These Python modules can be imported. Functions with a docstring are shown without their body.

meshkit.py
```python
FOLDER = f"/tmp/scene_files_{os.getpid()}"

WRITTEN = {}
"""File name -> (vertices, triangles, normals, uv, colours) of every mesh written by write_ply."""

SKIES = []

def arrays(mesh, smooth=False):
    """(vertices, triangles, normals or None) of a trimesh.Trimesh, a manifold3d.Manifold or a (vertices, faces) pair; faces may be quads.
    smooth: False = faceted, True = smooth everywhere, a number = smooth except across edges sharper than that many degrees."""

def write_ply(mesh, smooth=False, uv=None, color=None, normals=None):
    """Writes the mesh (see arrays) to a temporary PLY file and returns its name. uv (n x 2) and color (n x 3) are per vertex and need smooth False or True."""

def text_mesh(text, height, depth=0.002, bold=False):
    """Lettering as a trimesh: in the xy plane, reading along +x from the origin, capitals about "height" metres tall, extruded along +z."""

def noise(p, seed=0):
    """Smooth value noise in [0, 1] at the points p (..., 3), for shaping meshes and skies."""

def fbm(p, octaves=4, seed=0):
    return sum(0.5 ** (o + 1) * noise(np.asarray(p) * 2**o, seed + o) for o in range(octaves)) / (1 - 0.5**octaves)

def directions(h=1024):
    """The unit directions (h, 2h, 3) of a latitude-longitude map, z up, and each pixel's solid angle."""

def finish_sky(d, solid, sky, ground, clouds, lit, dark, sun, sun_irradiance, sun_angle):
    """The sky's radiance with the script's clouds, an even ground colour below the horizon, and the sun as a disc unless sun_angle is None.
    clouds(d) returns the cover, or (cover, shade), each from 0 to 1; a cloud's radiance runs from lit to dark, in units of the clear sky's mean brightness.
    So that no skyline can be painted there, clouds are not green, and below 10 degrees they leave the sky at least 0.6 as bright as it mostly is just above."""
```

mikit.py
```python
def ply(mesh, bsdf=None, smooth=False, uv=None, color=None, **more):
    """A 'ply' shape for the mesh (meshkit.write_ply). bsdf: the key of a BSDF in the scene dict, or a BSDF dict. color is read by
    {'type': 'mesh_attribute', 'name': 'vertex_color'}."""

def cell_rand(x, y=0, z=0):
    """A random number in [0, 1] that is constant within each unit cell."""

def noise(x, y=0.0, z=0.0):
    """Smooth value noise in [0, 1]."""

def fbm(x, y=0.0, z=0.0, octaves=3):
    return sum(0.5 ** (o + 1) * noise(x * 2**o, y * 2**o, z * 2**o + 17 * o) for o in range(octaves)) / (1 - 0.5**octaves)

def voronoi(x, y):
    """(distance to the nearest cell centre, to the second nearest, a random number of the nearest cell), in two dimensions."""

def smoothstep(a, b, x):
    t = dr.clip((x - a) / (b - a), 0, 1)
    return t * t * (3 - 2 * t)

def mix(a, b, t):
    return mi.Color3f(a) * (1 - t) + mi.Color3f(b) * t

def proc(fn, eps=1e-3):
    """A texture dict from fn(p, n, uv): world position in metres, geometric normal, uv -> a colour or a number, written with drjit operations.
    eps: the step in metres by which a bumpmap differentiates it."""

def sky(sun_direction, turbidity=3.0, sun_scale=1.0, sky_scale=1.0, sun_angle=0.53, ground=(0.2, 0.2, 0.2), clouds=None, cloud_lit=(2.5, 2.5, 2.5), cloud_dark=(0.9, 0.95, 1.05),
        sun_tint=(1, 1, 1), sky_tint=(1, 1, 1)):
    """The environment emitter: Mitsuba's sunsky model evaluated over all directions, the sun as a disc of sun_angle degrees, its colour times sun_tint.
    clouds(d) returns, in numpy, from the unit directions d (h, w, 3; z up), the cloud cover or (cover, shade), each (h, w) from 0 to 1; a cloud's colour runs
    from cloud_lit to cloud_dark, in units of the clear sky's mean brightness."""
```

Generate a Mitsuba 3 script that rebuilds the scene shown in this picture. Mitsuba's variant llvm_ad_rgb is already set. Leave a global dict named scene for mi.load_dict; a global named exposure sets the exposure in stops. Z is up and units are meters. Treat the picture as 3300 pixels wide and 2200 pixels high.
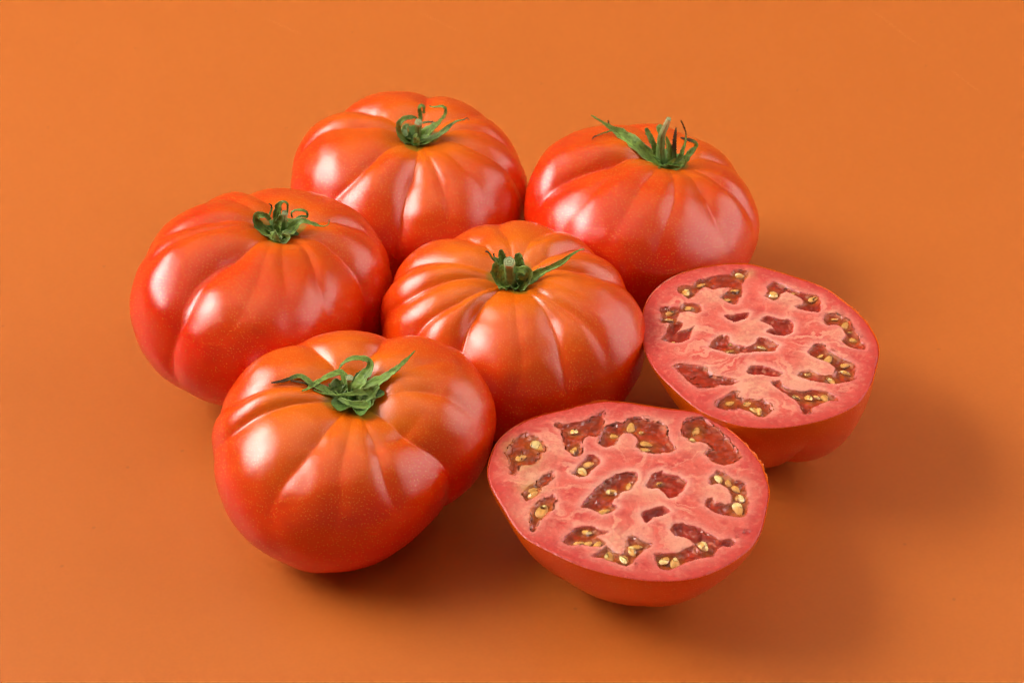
import math
import numpy as np
import trimesh
import drjit as dr
import mitsuba as mi
import mikit
import meshkit
from scipy import ndimage

T = mi.ScalarTransform4f
scene, labels = {}, {}

# ------------------------------------------------------------------ camera, lamps, exposure
exposure = 0.2
ELEV, DIST = math.radians(36.0), 0.72
AIM = np.array([0.0, 0.0, 0.03])
EYE = AIM + DIST * np.array([0, -math.cos(ELEV), math.sin(ELEV)])
scene["camera"] = {
    "type": "thinlens", "fov": 28.372, "fov_axis": "x", "near_clip": 0.01, "far_clip": 60.0,
    "aperture_radius": 0.0017, "focus_distance": 0.685,
    "to_world": T().look_at(origin=EYE.tolist(), target=AIM.tolist(), up=[0, 0, 1]),
}


def rgb(*c):
    return {"type": "rgb", "value": [float(x) for x in c]}


def softbox(name, az, el, dist, half_w, half_h, radiance, label, zones, aim=(0, 0, 0.03), cat="softbox"):
    """A studio softbox standing outside the picture: a glowing rounded front cloth and a black tapered hood behind it."""
    az, el = math.radians(az), math.radians(el)
    d = np.array([math.cos(az) * math.cos(el), math.sin(az) * math.cos(el), math.sin(el)])
    c = np.array(aim) + d * dist
    side = np.cross([0, 0, 1], d)
    side /= np.linalg.norm(side)
    up = np.cross(d, side)
    a = np.linspace(0, 2 * np.pi, 64, endpoint=False)
    q = 3.0
    ring = np.stack([np.sign(np.cos(a)) * np.abs(np.cos(a)) ** (2 / q) * half_w, np.sign(np.sin(a)) * np.abs(np.sin(a)) ** (2 / q) * half_h], 1)

    def lift(r, back):
        return c + r[:, :1] * side + r[:, 1:] * up + d * back
    i = np.arange(64)
    steps = [0.0] + [x for x, _ in zones]
    for k, (r1, power) in enumerate(zones):                     # a real diffuser is hottest in its middle
        r0 = steps[k]
        v = np.vstack([lift(ring * r0, 0), lift(ring * r1, 0)])
        j = (i + 1) % 64
        f = np.stack([i + 64, j + 64, j], 1) if r0 == 0 else np.vstack([np.stack([i, i + 64, j + 64], 1), np.stack([i, j + 64, j], 1)])
        if r0 == 0:
            v = np.vstack([lift(ring * r1, 0), [c]])
            f = np.stack([i, j, np.full(64, 64)], 1)
        n = np.cross(v[f[0, 1]] - v[f[0, 0]], v[f[0, 2]] - v[f[0, 0]])
        if n @ d > 0:
            f = f[:, ::-1]
        scene[name + "__front_cloth" + (f"_{k:03d}" if k else "")] = mikit.ply((v, f), "white_cloth", False, emitter={"type": "area", "radiance": rgb(*(x * power for x in radiance))})
    v = np.vstack([lift(ring * 1.02, -0.01), lift(ring * 1.02, 0.04), lift(ring * 0.25, 0.35), [c + d * 0.36]])
    f = [np.stack([i + 64 * k, (i + 1) % 64 + 64 * k, (i + 1) % 64 + 64 * (k + 1), i + 64 * (k + 1)], 1) for k in (0, 1)]
    f = np.vstack([np.vstack([np.stack([x[:, 0], x[:, 1], x[:, 2]], 1), np.stack([x[:, 0], x[:, 2], x[:, 3]], 1)]) for x in f] + [np.stack([i + 128, (i + 1) % 64 + 128, np.full(64, 192)], 1)])
    scene[name + "__hood"] = mikit.ply((v, f), "black_cloth", 40)
    labels[name] = {"label": label, "category": cat}


scene["white_cloth"] = {"type": "twosided", "bsdf": {"type": "diffuse", "reflectance": rgb(0.8, 0.8, 0.8)}}
scene["black_cloth"] = {"type": "twosided", "bsdf": {"type": "diffuse", "reflectance": rgb(0.03, 0.03, 0.03)}}
KEY, FILL, TOP, ROOM = 9.2, 1.50, 0.36, 0.08
softbox("softbox_lamp", 168, 45, 2.10, 0.92, 0.90, (KEY * 1.0, KEY * 0.97, KEY * 0.92), "bright softbox standing left of the tomatoes", [(0.40, 1.6), (0.72, 1.15), (1.0, 0.60)])
softbox("softbox_lamp_001", 10, 27, 1.15, 0.64, 0.58, (FILL, FILL * 0.97, FILL * 0.95), "large dim softbox standing right of the tomatoes", [(0.6, 1.15), (1.0, 0.85)])
softbox("softbox_lamp_002", 90, 82, 1.60, 1.50, 1.30, (TOP, TOP * 0.97, TOP * 0.93), "wide faint softbox hanging above the tomatoes", [(0.2, 1.5), (0.3, 1.3), (0.4, 1.1), (0.5, 0.9), (0.6, 0.7), (0.7, 0.52), (0.8, 0.36), (0.9, 0.22), (1.0, 0.1)])
scene["room_light"] = {"type": "constant", "radiance": rgb(ROOM, ROOM * 0.97, ROOM * 0.93)}

# ------------------------------------------------------------------ materials
def tabletop_color(p, n, uv):
    grain = mikit.noise(p.x * 1500, p.y * 1500, 3.0) * 0.6 + mikit.noise(p.x * 3100, p.y * 3100, 9.0) * 0.4
    broad = mikit.fbm(p.x * 9 + 4, p.y * 9, 1.0, 3)
    c = mikit.mix((0.480, 0.124, 0.0150), (0.565, 0.154, 0.022), 0.25 + broad * 0.15 + grain * 0.35)
    # small dark specks of dust and a few pale hairline scratches
    d, _, r = mikit.voronoi(p.x * 26 + 3.3, p.y * 26 + 8.1)
    speck = dr.select(r > 0.72, 1 - mikit.smoothstep(0.010, 0.022, d), 0.0)
    c = mikit.mix(c, (0.34, 0.10, 0.03), speck * 0.45)
    s = mi.Float(0)
    for x0, y0, ang, ln in SCRATCHES:
        ca, sa = math.cos(ang), math.sin(ang)
        u = (p.x - x0) * ca + (p.y - y0) * sa
        v = (p.y - y0) * ca - (p.x - x0) * sa + 0.0006 * dr.sin(u * 90)
        s = dr.maximum(s, (1 - mikit.smoothstep(0.0001, 0.00035, dr.abs(v))) * (1 - mikit.smoothstep(ln * 0.5, ln, dr.abs(u))))
    return mikit.mix(c, (0.85, 0.36, 0.13), s * 0.2)


SCRATCHES = [(-0.11, 0.30, -0.7, 0.016), (-0.035, 0.305, -0.75, 0.018), (0.185, 0.30, -1.1, 0.03), (0.21, 0.245, -1.1, 0.015), (-0.02, 0.21, -0.7, 0.012)]


def tabletop_relief(p, n, uv):
    return mikit.noise(p.x * 2600, p.y * 2600, 1.0) * 0.6 + mikit.noise(p.x * 1300, p.y * 1300, 7.0) * 0.4


scene["orange_board"] = {"type": "twosided", "bsdf": {"type": "bumpmap", "scale": 0.00003, "texture": mikit.proc(tabletop_relief, 1e-4), "bsdf": {
    "type": "principled", "base_color": mikit.proc(tabletop_color), "roughness": 0.48, "specular": 0.4}}}


def skin_color(p, n, uv):
    """uv.x: how far the skin has stayed orange, uv.y: how thick the golden dots stand (above 1: the green ring round the stem)."""
    blot = mikit.fbm(p.x * 90, p.y * 90, p.z * 90, 3)
    o = dr.clip(uv.x + (blot - 0.5) * 0.35, 0, 1)
    c = mikit.mix((0.86, 0.044, 0.004), (0.90, 0.310, 0.008), o)
    dots = mi.Float(0)
    for k, s in ((1, 1350.0), (2, 1050.0)):
        q = mi.Point3f(p.x * 0.36 + p.y * 0.48 - p.z * 0.80, p.y * 0.80 - p.x * 0.60 + 0.3 * k, p.x * 0.7146 + p.y * 0.3577 + p.z * 0.60 + 0.1 * k) * s
        ix, iy, iz = dr.floor(q.x), dr.floor(q.y), dr.floor(q.z)
        cx = ix + 0.18 + 0.64 * mikit.cell_rand(ix, iy, iz + 77 * k)
        cy = iy + 0.18 + 0.64 * mikit.cell_rand(ix, iy, iz + 191 * k)
        cz = iz + 0.18 + 0.64 * mikit.cell_rand(ix, iy, iz + 313 * k)
        r = mikit.cell_rand(ix, iy, iz + 401 * k)
        dist = dr.sqrt(dr.square(q.x - cx) + dr.square(q.y - cy) + dr.square(q.z - cz))
        dots = dr.maximum(dots, (1 - mikit.smoothstep(0.16, 0.30, dist)) * mikit.smoothstep(0.15, 0.5, r + dr.minimum(uv.y, 1.0) - 0.55))
    c = mikit.mix(c, (0.94, 0.48, 0.07), dots * 0.75)
    return mikit.mix(c, (0.58, 0.42, 0.05), mikit.smoothstep(1.05, 1.9, uv.y) * 0.85)


scene["tomato_skin"] = {"type": "twosided", "bsdf": {"type": "roughplastic", "distribution": "beckmann", "alpha": 0.105, "int_ior": 1.60, "nonlinear": True, "diffuse_reflectance": mikit.proc(skin_color)}}
scene["leaf"] = {"type": "twosided", "bsdf": {"type": "principled", "base_color": {"type": "mesh_attribute", "name": "vertex_color"}, "roughness": 0.5, "specular": 0.3, "sheen": 0.12, "sheen_tint": 0.5}}
scene["cut_flesh"] = {"type": "twosided", "bsdf": {"type": "principled", "base_color": {"type": "mesh_attribute", "name": "vertex_color"}, "roughness": 0.36, "specular": 0.5}}
scene["wet_seed"] = {"type": "twosided", "bsdf": {"type": "principled", "base_color": {"type": "mesh_attribute", "name": "vertex_color"}, "roughness": 0.22, "specular": 0.7, "clearcoat": 1.0, "clearcoat_gloss": 0.97}}
scene["juice"] = {"type": "dielectric", "int_ior": 1.48}
scene["gel_film"] = {"type": "thindielectric", "int_ior": 1.39, "specular_transmittance": rgb(0.96, 0.78, 0.60)}

# ------------------------------------------------------------------ the surface they lie on
def tabletop():
    s = 6.0
    v = np.array([[-s, -s, 0], [s, -s, 0], [s, s, 0], [-s, s, 0.0]])
    scene["tabletop"] = mikit.ply((v, np.array([[0, 1, 2], [0, 2, 3]])), "orange_board", False)
    labels["tabletop"] = {"label": "plain matte orange surface under the tomatoes", "kind": "structure"}


tabletop()

# ------------------------------------------------------------------ helpers
def grid_faces(nt, nphi):
    i, j = np.meshgrid(np.arange(nt - 1), np.arange(nphi), indexing="ij")
    a, b, c, d = i * nphi + j, i * nphi + (j + 1) % nphi, (i + 1) * nphi + (j + 1) % nphi, (i + 1) * nphi + j
    return np.vstack([np.stack([a, d, c], -1).reshape(-1, 3), np.stack([a, c, b], -1).reshape(-1, 3)])


def smooth01(a, b, x):
    t = np.clip((x - a) / (b - a), 0, 1)
    return t * t * (3 - 2 * t)


def turn(tx, ty):
    cx, sx, cy, sy = math.cos(tx), math.sin(tx), math.cos(ty), math.sin(ty)
    return np.array([[cy, 0, sy], [0, 1, 0], [-sy, 0, cy]]) @ np.array([[1, 0, 0], [0, cx, -sx], [0, sx, cx]])


# ------------------------------------------------------------------ whole tomatoes
TOMATOES = {}
TOMATOES["tomato"] = dict(
    label="nearest whole tomato at the front left with thin sprawling green sepals and brown tips",
    seed=1, orange=0.98, body=[-0.05289, -0.06007, 0.0442, 0.68852, 0.23509, 0.03526, 0.03654, 0.04898, 0.00891, 0.03425], lean=(np.float64(0.00118), np.float64(0.00317)), dimple=0.0105, dimple_w=0.015, ring=0.21,
    grooves=[(-95, 0.16, 0.8, 1.7, 0), (5, 0.2, 0.9, 1.5, 0), (-169, 0.75, 0.8, 1.6, 0), (172, 0.75, 0.8, 1.7, 0), (-119, 0.8, 1, 1.3, 0), (-66, 0.2, 0.6, 1.2, 0), (-34, 1.3, 1.1, 3.2, 0.06), (28, 0.55, 0.8, 1.5, 0), (75, 1, 1, 1.7, 0), (125, 0.9, 1, 1.6, 0)],
    base=[-0.051, -0.06165, 0.05109], hub=0.0075, cup=0.45, pale=0.8,
    stem=[(-0.96, 0.32, -1.5, 1.34), (-1.7, 0.55, 4.5, 0.76), (-1.53, -0.4, 8, 0.84), (-1.19, -0.85, 10, 1.28)],
    sepals=[
        ([(0.29, 0.48, 1.75, 2.9), (3.82, 2.19, 3.25, 2.79), (6.92, 3.53, 4.75, 2.12), (10.02, 4.83, 6, 1.52), (13.8, 6.66, 8.25, 0.98), (16.92, 8.49, 10.5, 0.58), (19.47, 10.29, 12.5, 0.2)], (1.25, 1.2), 1.2, 0, 0.3),
        ([(0.03, 1.7, 2.5, 2.68), (2.57, 5.78, 5, 2.46), (4.58, 7.21, 7, 1.84), (5.05, 8.26, 9, 1.3), (3.27, 9.01, 10.25, 1.07), (0.16, 9.05, 10.5, 0.98), (-2.5, 8.41, 10, 0.81), (-4.28, 7.52, 9, 0.45), (-5.24, 6.25, 8, 0.22)], (1.2, 1.1), 0.92, 5, 0.3),
        ([(-2.28, 3.25, 3, 1.34), (-3.42, 5.49, 5.5, 1.3), (-4.8, 6.76, 6.5, 1.17), (-8.28, 5.22, 6.12, 1.03), (-11.7, 2.92, 5.49, 0.98), (-14.05, 1.17, 4.86, 0.89), (-15.2, -0.75, 5.21, 0.49), (-16.65, -1.85, 5.44, 0.29)], (1.15, 1.0), 1.2, 0, 0.3),
        ([(-3.99, 0.74, 0.99, 1.68), (-8.12, 0.71, 2.98, 1.47), (-11.65, 1.51, 4.46, 1.25), (-14.07, 1.82, 5.34, 1.12), (-15.89, 3.1, 6.47, 1.07), (-17.92, 3.92, 7.1, 0.89), (-20.54, 3.12, 6.73, 0.76), (-23.64, 2.44, 5.99, 0.54), (-26.95, 2.02, 5.75, 0.27)], (0.85, 0.8), 0.62, 0, 0.35),
        ([(-14.32, 1.74, 4.7, 0.54), (-16.92, 1.78, 5.93, 0.4), (-20.62, 2.5, 6.31, 0.36)], (0.45, 0.5), 0.05, 0, 0.3),
        ([(2.96, -0, 1, 1.79), (5.04, 0.35, 3.25, 1.74), (2.65, -0.3, 3.75, 1.38), (-1.29, -1.23, 3.63, 0.8), (-5.28, -1.45, 3.37, 0.45), (-9.33, -0.74, 3.25, 0.31), (-13.31, 0.03, 4.47, 0.22)], (1.15, 1.0), 0.9, 0, 0.3),
        ([(3.39, -0.08, 0.5, 2.01), (4.88, -2.34, 1.13, 2.05), (2.82, -4.6, 1.75, 1.55), (-0.73, -4.2, 2, 1.11), (-4.16, -2.35, 2.25, 0.85), (-7.14, -0.41, 3, 0.71), (-9.89, 1.61, 4.25, 0.36)], (1.1, 1.0), 1.2, 0, 0.3),
        ([(-1.76, 0.73, 1, 3.35), (-4.17, 1.37, 2.75, 3.8), (-5.52, 2.71, 4.25, 2.91), (-4.86, 3.64, 5.5, 1.34)], (0.55, 0.65), 1.2, 0, 0.35),
        ([(1.21, -0.81, 0.5, 3.35), (3.95, -0.9, 2.25, 3.12), (6.17, 0.47, 4, 1.78), (7.94, 1.36, 5, 0.89)], (0.95, 0.9), 1.2, 0, 0.3),
    ])
TOMATOES["tomato_001"] = dict(
    label="deeply ribbed orange red tomato in the middle with a thick round cut stem",
    seed=2, orange=1.05, body=[0.00013, 0.00703, 0.04564, 0.66516, 0.15662, -0.01073, 0.01342, -0.046, -0.00769, -0.00059], lean=(np.float64(0.00041), np.float64(0.00252)),
    grooves=[(-88, 0.14, 0.6, 1.5, 0), (-177, 0.9, 0.9, 1.7, 0), (160, 0.8, 0.9, 1.7, 0), (-146, 0.75, 0.7, 1.7, 0), (-125, 1.15, 1, 1.7, 0), (-62, 1, 1, 1.6, -0.1), (-45, 0.25, 0.6, 1.1, 0), (-24, 0.4, 0.6, 1.2, 0), (10, 1, 0.9, 1.7, 0), (36, 1, 1, 1.7, 0), (66, 0.7, 0.9, 1.6, 0), (126, 1, 1.1, 1.7, 0), (95, 0.3, 0.8, 1.5, 0)],
    base=[0.00031, 0.00613, 0.05194], hub=0.0058, cup=0.45, pale=0.8,
    stem=[(-0.7, -1.94, -1, 2.64), (-0.91, -3.89, 5, 2.1), (-1.13, -4.83, 9, 1.95), (-1.25, -6.18, 12.2, 1.94)],
    sepals=[
        ([(-1.75, -5.07, 0.3, 2.28), (-4.9, -4.06, 3, 2.45), (-6.29, -3.5, 6, 1.92), (-6.28, -3.32, 8.4, 1.43), (-5.41, -2.92, 9.6, 0.87)], (1.2, 1.1), 1.2, -20, 0.45),
        ([(-2.45, -4.89, 0.6, 2.63), (-3.5, -3.96, 4.2, 2.54), (-3.58, -3.45, 6.6, 2.01), (-2.44, -3.32, 8.4, 1.22)], (1.25, 1.1), 1.2, 10, 0.4),
        ([(2.45, -4.76, 0.3, 2.45), (4.2, -4.55, 2.7, 2.63), (5.06, -4.3, 5.7, 2.18), (3.83, -4.34, 7.2, 1.92), (1.74, -4.65, 7.2, 1.6), (-0, -4.75, 6, 1.22), (-0.7, -5.2, 4.2, 0.7)], (1.15, 1.0), 1.2, 0, 0.5),
        ([(4.21, -3.69, 0.41, 2.46), (6.31, -2.55, 2.4, 2.11), (9.1, -2.35, 4.8, 1.61), (12.06, -2.52, 6.6, 1.26), (15.35, -2.83, 8.7, 1.12), (18.1, -3.15, 10.8, 1.01), (19.81, -3.03, 12.6, 0.7), (21.87, -3.09, 14.1, 0.38), (23.39, -3.5, 15.3, 0.23), (24.68, -3.64, 15.6, 0.24)], (1.2, 1.2), 0.93, -15, 0.5),
        ([(-2.81, -0.94, 3, 1.93), (-3.42, -0.09, 7.5, 1.84), (-3.85, 0.45, 10.5, 1.47), (-4.19, 0.6, 12.6, 0.91)], (0.85, 0.8), 1.2, 0, 0.4),
        ([(2.46, -1.93, 2.4, 1.67), (2.62, -1.26, 6.6, 1.93), (2.09, -0.72, 9.6, 1.75), (1.57, -0.25, 11.7, 1.08)], (0.9, 0.8), 1.2, 0, 0.4),
        ([(-4.22, 0.75, 5.25, 0.53), (-5.79, 0.67, 7.2, 0.42), (-7.18, 0.5, 9, 0.32), (-8.39, 0.81, 11.1, 0.3), (-9.52, 0.56, 12, 0.35)], (0.7, 0.9), 0.7, 0, 0.3),
        ([(-5.62, 1.93, 7.2, 0.46), (-6.49, 1.58, 8.7, 0.3), (-6.74, 1.85, 10.2, 0.25)], (0.7, 0.9), 0.6, 0, 0.3),
        ([(-3.51, -0.03, 4.5, 1.05), (-4.91, 0.18, 6.9, 1.3), (-6.13, 0.77, 8.4, 1.05), (-6.83, 0.66, 9, 0.42)], (0.75, 0.7), 1.2, 0, 0.4),
        ([(1.4, -4.45, 0.3, 2.1), (0.7, -4.78, 1.8, 2.1), (1.22, -4.81, 3.3, 1.57)], (0.5, 0.6), 1.2, 0, 0.4),
    ])
TOMATOES["tomato_002"] = dict(
    label="large red tomato farthest left with a tightly curled dark green calyx and pale stem tip",
    seed=3, orange=0.66, body=[-0.09139, 0.02095, 0.0469, 0.71067, -0.02845, 0.22463, -0.04018, 0.09685, 0.01468, 0.02284], lean=(np.float64(0.00299), np.float64(0.00575)),
    grooves=[(-100, 0.16, 0.9, 1.5, 0), (-52, 0.22, 0.8, 1.2, 0), (-180, 0.9, 0.9, 1.7, 0), (-165, 0.25, 0.6, 1.3, 0), (-123, 1.55, 1, 2.1, 0), (-79, 0.6, 0.8, 0.95, 0), (-19, 1, 0.8, 1.7, 0), (25, 0.8, 1, 1.6, 0), (110, 0.9, 1, 1.6, 0), (140, 0.6, 0.9, 1.6, 0), (65, 0.4, 0.9, 1.5, 0)],
    base=[-0.08316, 0.02738, 0.05761], hub=0.0052, cup=0.45, pale=0.55,
    stem=[(0.5, 2.32, -1, 1.68), (1.36, 1.04, 4.5, 1.29), (1.95, 0.72, 7.2, 1.14), (2.35, 0.13, 9, 1.09)],
    sepals=[
        ([(-1.24, -2.44, 0.29, 1.98), (-4.65, -3.02, 2.46, 2.5), (-7.22, -1.51, 4.35, 2.13), (-7.75, -1.59, 7.25, 1.67), (-6.53, -1.71, 9.28, 1.39), (-4.56, -1.99, 9.28, 1.21), (-2.88, -2.04, 7.54, 0.91)], (0.85, 0.8), 1.2, -25, 0.5),
        ([(-3.94, 4.06, 5.08, 0.49), (-3.19, 3.91, 6.96, 0.43), (-2.67, 3.7, 8.7, 0.37), (-2.93, 3.51, 10.15, 0.27), (-3.71, 3.43, 10.73, 0.18)], (0.6, 0.7), 0.6, 0, 0.3),
        ([(-0.73, 1.64, 2.32, 1.83), (-0.57, 1.56, 6.67, 1.9), (-0.07, 1.47, 9.57, 1.7), (0.72, 1.16, 11.89, 1.14), (2.36, 0.68, 13.34, 0.51), (3.57, 0.06, 12.76, 0.51), (3.36, 0.55, 10.15, 0.45), (3.18, 0.5, 8.41, 0.33)], (0.75, 0.8), 1.2, 0, 0.35),
        ([(2.81, 2.29, 4.06, 1.07), (5.51, 2.67, 4.35, 0.73), (8.06, 2.47, 6.09, 0.55), (10.03, 2.08, 5.8, 0.52), (10.1, 2.33, 7.25, 0.55), (8.23, 2.29, 8.7, 0.58), (5.97, 2.29, 8.7, 0.52), (4.4, 2.15, 7.54, 0.43), (4.57, 2.26, 5.51, 0.24)], (0.95, 0.9), 1.2, 0, 0.3),
        ([(1.73, -1.89, 0.29, 2.28), (4.51, -1.14, 2.32, 2.43), (6.84, -1.37, 5.51, 1.82), (8.9, -1.79, 6.67, 1.33), (11.14, -2, 6.09, 1.09), (13.77, -2, 4.93, 0.67), (15.97, -1.65, 4.35, 0.24), (17.65, -1.58, 4.93, 0.2), (18.18, -1.62, 6.38, 0.24), (18.08, -1.59, 7.25, 0.12)], (0.95, 1), 0.9, 20, 0.35),
        ([(-0.15, -1, 0.43, 2.28), (-0.98, -4.44, 1.23, 2.88), (-1.47, -7.81, 2.54, 2.87), (-0.98, -8.3, 4.64, 2.56), (-0.26, -8.62, 6.09, 1.8)], (0.95, 0.8), 1.2, 0, 0.45),
        ([(1.45, -2.16, 0.29, 2.28), (2.08, -5.15, 1.16, 2.88), (3.03, -7.44, 3.19, 2.56), (3.49, -7.83, 5.22, 1.81)], (0.9, 0.8), 1.2, 0, 0.4),
        ([(-0.65, -1.46, 1.45, 1.83), (0.03, -1.3, 4.93, 1.7), (0.72, -1.21, 7.54, 1.21), (0.52, -1.25, 8.99, 0.68)], (0.75, 0.7), 1.2, 0, 0.5),
    ])
TOMATOES["tomato_003"] = dict(
    label="farthest ribbed red tomato, touching the spiky-stemmed one on its right, one sepal hooked upright",
    seed=4, orange=0.85, body=[-0.03989, 0.09864, 0.04634, 0.66065, 0.16751, 0.0911, -0.00699, -0.03012, -0.00271, 0.0054], lean=(np.float64(0.00108), np.float64(0.00653)),
    grooves=[(-138, 0.85, 0.9, 1.7, 0), (-92, 1.35, 0.9, 2.2, -0.05), (-67, 0.25, 0.7, 1, 0), (-42, 0.5, 0.8, 1.5, 0), (-15, 0.65, 0.8, 1.6, 0), (15, 0.65, 0.8, 1.6, 0), (42, 0.6, 0.9, 1.6, 0), (80, 0.9, 1, 1.6, 0), (140, 1.2, 1.1, 1.6, 0), (172, 0.75, 0.9, 1.7, 0)],
    base=[-0.03677, 0.10146, 0.05332], hub=0.0052, cup=0.45, pale=0.8,
    stem=[(0.02, -1.22, -1.2, 1.4), (0.26, -1.83, 3.5, 1.23), (0.62, -3.77, 8, 1.28), (0.87, -5.43, 11, 1.44)],
    sepals=[
        ([(-1.02, -2.94, 0, 1.48), (-5.51, -3.56, 2.25, 1.73), (-7.19, -3.55, 6, 1.31), (-6.6, -3.44, 9.3, 1.18), (-4.33, -2.16, 10.8, 1.08), (-1.78, -0.98, 10.5, 0.82), (-0.08, 0.47, 9.3, 0.36)], (1, 0.8), 1.2, -20, 0.3),
        ([(0.32, 1.61, 1.5, 0.99), (1.24, 1, 7.5, 1.02), (1.45, 0.32, 11.25, 0.95), (1.05, -0.24, 13.8, 0.85), (1.9, -0.11, 15.3, 0.82), (2.87, -0.52, 14.7, 0.69), (2.79, -0.34, 12, 0.49)], (1.05, 0.9), 1.2, 10, 0.3),
        ([(1.81, 0.56, 0.6, 2.48), (4.48, 1.31, 3, 2.81), (7.37, 0.02, 6, 1.81), (9.62, -1.62, 9.75, 1.02), (11.19, -3.11, 13.2, 0.78), (11.37, -2.36, 15, 0.65), (10.09, -2.16, 15.9, 0.69), (7.47, -1.69, 15.45, 0.56), (5.66, -1.05, 15, 0.26), (5, -0.76, 15.3, 0.36)], (1.05, 0.9), 0.93, 0, 0.3),
        ([(0.98, -3.91, 0, 1.81), (5.09, -3.57, 1.5, 2.22), (8.05, -2.78, 3.3, 1.81), (10.87, -2.84, 5.4, 1.56), (13.19, -2.45, 7.8, 1.02), (15.82, -2.34, 9.6, 0.46), (18.27, -2.41, 10.2, 0.29), (19.59, -2.36, 11.1, 0.26), (20.16, -2.93, 10.5, 0.2)], (0.9, 1), 0.78, 25, 0.35),
        ([(-0.27, -5.38, 0.3, 0.99), (-0.14, -5.11, 2.4, 1.48), (-0.18, -4.97, 4.2, 1.39), (0.18, -5.36, 4.8, 0.98)], (1.15, 1.0), 1.2, 0, 0.3),
        ([(2.15, 3.62, 5.25, 0.5), (4.15, 3.29, 6, 0.43), (6.99, 2.11, 6.3, 0.26)], (0.45, 0.6), 0.4, 0, 0.2),
        ([(-2.31, -3.44, 0.1, 1.81), (-5.27, -1.62, 2.25, 1.98), (-4.66, 0.99, 4.5, 1.49), (-3.29, 0.67, 6, 0.82)], (0.55, 0.7), 1.2, 0, 0.3),
    ])
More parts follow.
